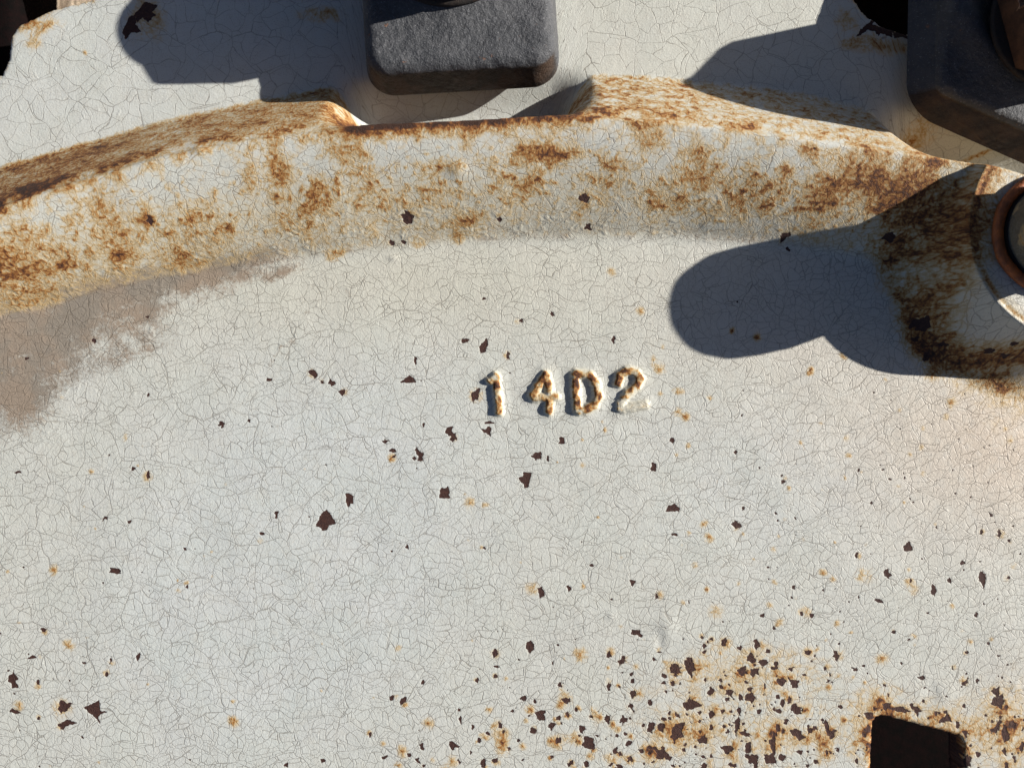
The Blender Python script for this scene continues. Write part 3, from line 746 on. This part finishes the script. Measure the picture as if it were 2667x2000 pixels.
def stud_and_nut(label, ang, rad, z, nut_r, h, rot, off=(0, 0)):
    e = place("clamp_stud", ang, rad, z, label, "bolt", "studs and nuts holding the clamps")
    e.location.x += off[0] * S; e.location.y += off[1] * S
    zz = [(nut_r * .62, -150), (nut_r * .62, h * .32)]
    lathe("washer", [(nut_r * .6, 0), (nut_r * .98, 0), (nut_r * 1.0, 3), (nut_r * 1.0, 11), (nut_r * .97, 14), (nut_r * .6, 14)], BLACKIRON, e)
    nt = lathe("nut", [(nut_r * .6, 14.5), (nut_r * .95, 14.5), (nut_r, 20), (nut_r, h * .74), (nut_r * .94, h * .80), (nut_r * .6, h * .80)], BROWNRUST, e, 96, 1)
    nt.rotation_euler.z = math.radians(rot)
    th = []
    zc = -60.0
    while zc < h * .95:
        th += [(nut_r * .56, zc), (nut_r * .60, zc + 4)]; zc += 8
    th += [(nut_r * .5, h), (0.001, h)]
    lathe("threaded_stud", th, BROWNRUST, e)
    return e

a1 = place("rim_clamp", -3.4, 3704, -18, "weathered grey cast iron clamp with sunlit face above the lip of the ridge", "clamp", "grey clamps bolted to the disc")
clamp_body("clamp_body", a1, 101, hw=210, z1=100, draft=12, R=28)
a2 = place("rim_clamp", 14.65, 3690, -18, "dark grey cast iron clamp mostly in shade beside the bolt boss", "clamp", "grey clamps bolted to the disc")
clamp_body("clamp_body", a2, 107, z1=56, draft=44, R=20, skew=.17, lean=.24)
stud_and_nut("rusty nut and stud on the sunlit grey clamp", -3.55, 3996, 90, 162, 172, -3)
stud_and_nut("rusty nut and stud on the shaded clamp beside the boss", 15.0, 3945, 60, 145, 235, 0)

# ----------------------------------------------------------------------------
# wheel bolt on the boss
# ----------------------------------------------------------------------------
wb = empty("wheel_bolt", ((2176 - CX) * S, (CY - 532) * S, HB * S), "round capped wheel bolt with orange rusty washer on the white boss", "bolt")
lathe("washer", [(104, -3), (118, -3), (123, 2), (124, 9), (121, 14), (114, 17), (107, 15), (104, 8)], ORANGE, wb, 96, 0, 1.2)
lathe("neck", [(103, -4), (102, 10), (98, 14), (60, 14)], BLACKIRON, wb, 72)
lathe("cap_nut", [(92, 4), (97, 10), (99, 24), (102, 50), (112, 80), (118, 100), (119, 128), (116, 146), (104, 160), (80, 169), (40, 174), (0.001, 175)], PAINT_DIRTY, wb, 96, 0, .6)

# ----------------------------------------------------------------------------
# behind the openings
# ----------------------------------------------------------------------------
def slab(name, x0, x1, y0, y1, z0, z1, mat, parent=None, n=24):
    # bevelled plate with slightly uneven top
    xs = np.linspace(x0, x1, n); ys = np.linspace(y0, y1, n)
    GX, GY = np.meshgrid(xs, ys)
    e = np.minimum(np.minimum(GX - x0, x1 - GX), np.minimum(GY - y0, y1 - GY))
    Z = z1 - 10 * (1 - sstep(0, 30, e)) + 3 * fbm(GX, GY, 120, 3, 5)
    V = wco(GX, GY, Z).reshape(-1, 3)
    ii = np.arange(n * n).reshape(n, n)
    F = np.stack([ii[:-1, :-1], ii[1:, :-1], ii[1:, 1:], ii[:-1, 1:]], -1).reshape(-1, 4)
    ring = np.concatenate([ii[0, :-1], ii[:-1, -1], ii[-1, :0:-1], ii[:0:-1, 0]])
    lowv = V[ring].copy(); lowv[:, 2] = z0 * S
    b = len(V); m = len(ring); k = np.arange(m); k2 = (k + 1) % m
    F2 = np.stack([ring[k], ring[k2], b + k2, b + k], -1)
    return mesh_obj(name, np.concatenate([V, lowv]), np.concatenate([F, F2]), mat, parent)

backing = slab("hole_backing", 1500, 2620, 1150, 2080, -620, -420, NEARBLACK)  # added black plate; its colour stands for the unlit depth of the hole
backing["label"] = "added black drum seen through the square hole"; backing["category"] = "backing"
rim = slab("steel_rim_band", -420, -74, -330, 420, -330, -150, NEARBLACK)
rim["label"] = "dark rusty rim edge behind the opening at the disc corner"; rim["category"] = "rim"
rim2 = slab("steel_rim_band", 1600, 2600, -360, 330, -330, -230, NEARBLACK)
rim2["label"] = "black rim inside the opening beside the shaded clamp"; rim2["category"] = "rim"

# ground far below
gxs = np.concatenate([np.linspace(-30000, -3000, 8), np.linspace(-2500, 4500, 60), np.linspace(5000, 32000, 8)])
GX, GY = np.meshgrid(gxs, gxs)
V = wco(GX, GY, -700 + 14 * fbm(GX, GY, 300, 3, 8)).reshape(-1, 3)
n = len(gxs); ii = np.arange(n * n).reshape(n, n)
g = mesh_obj("ground", V, np.stack([ii[:-1, :-1], ii[1:, :-1], ii[1:, 1:], ii[:-1, 1:]], -1).reshape(-1, 4), GROUND)
g["kind"] = "structure"

# dry leaf caught on the shaded clamp
def leaf():
    n = 14
    V = []; F = []
    for i in range(n):
        u = i / (n - 1)
        wd = 15 * math.sin(math.pi * min(u * 1.05, 1)) ** .7 + 1
        for j in range(7):
            v = (j - 3) / 3
            V.append(((u - .5) * 80 + 3 * math.sin(j * 2.1 + i), v * wd + 4 * math.sin(u * 9), 7 * abs(v) + 6 * math.sin(u * 7 + v * 2)))
    for i in range(n - 1):
        for j in range(6):
            F.append((i * 7 + j, i * 7 + j + 1, (i + 1) * 7 + j + 1, (i + 1) * 7 + j))
    o = mesh_obj("dry_leaf", np.array(V) * S * .62, F, LEAF)
    md = o.modifiers.new("thickness", 'SOLIDIFY'); md.thickness = 1.2 * S
    x, y = true_pt(2208, 2, 150)
    o.location = ((x - CX) * S, (CY - y) * S, 150 * S); o.rotation_euler = (.3, .2, 1.0)
    o["label"] = "curled reddish dry leaf lying on the shaded clamp"; o["category"] = "leaf"
leaf()
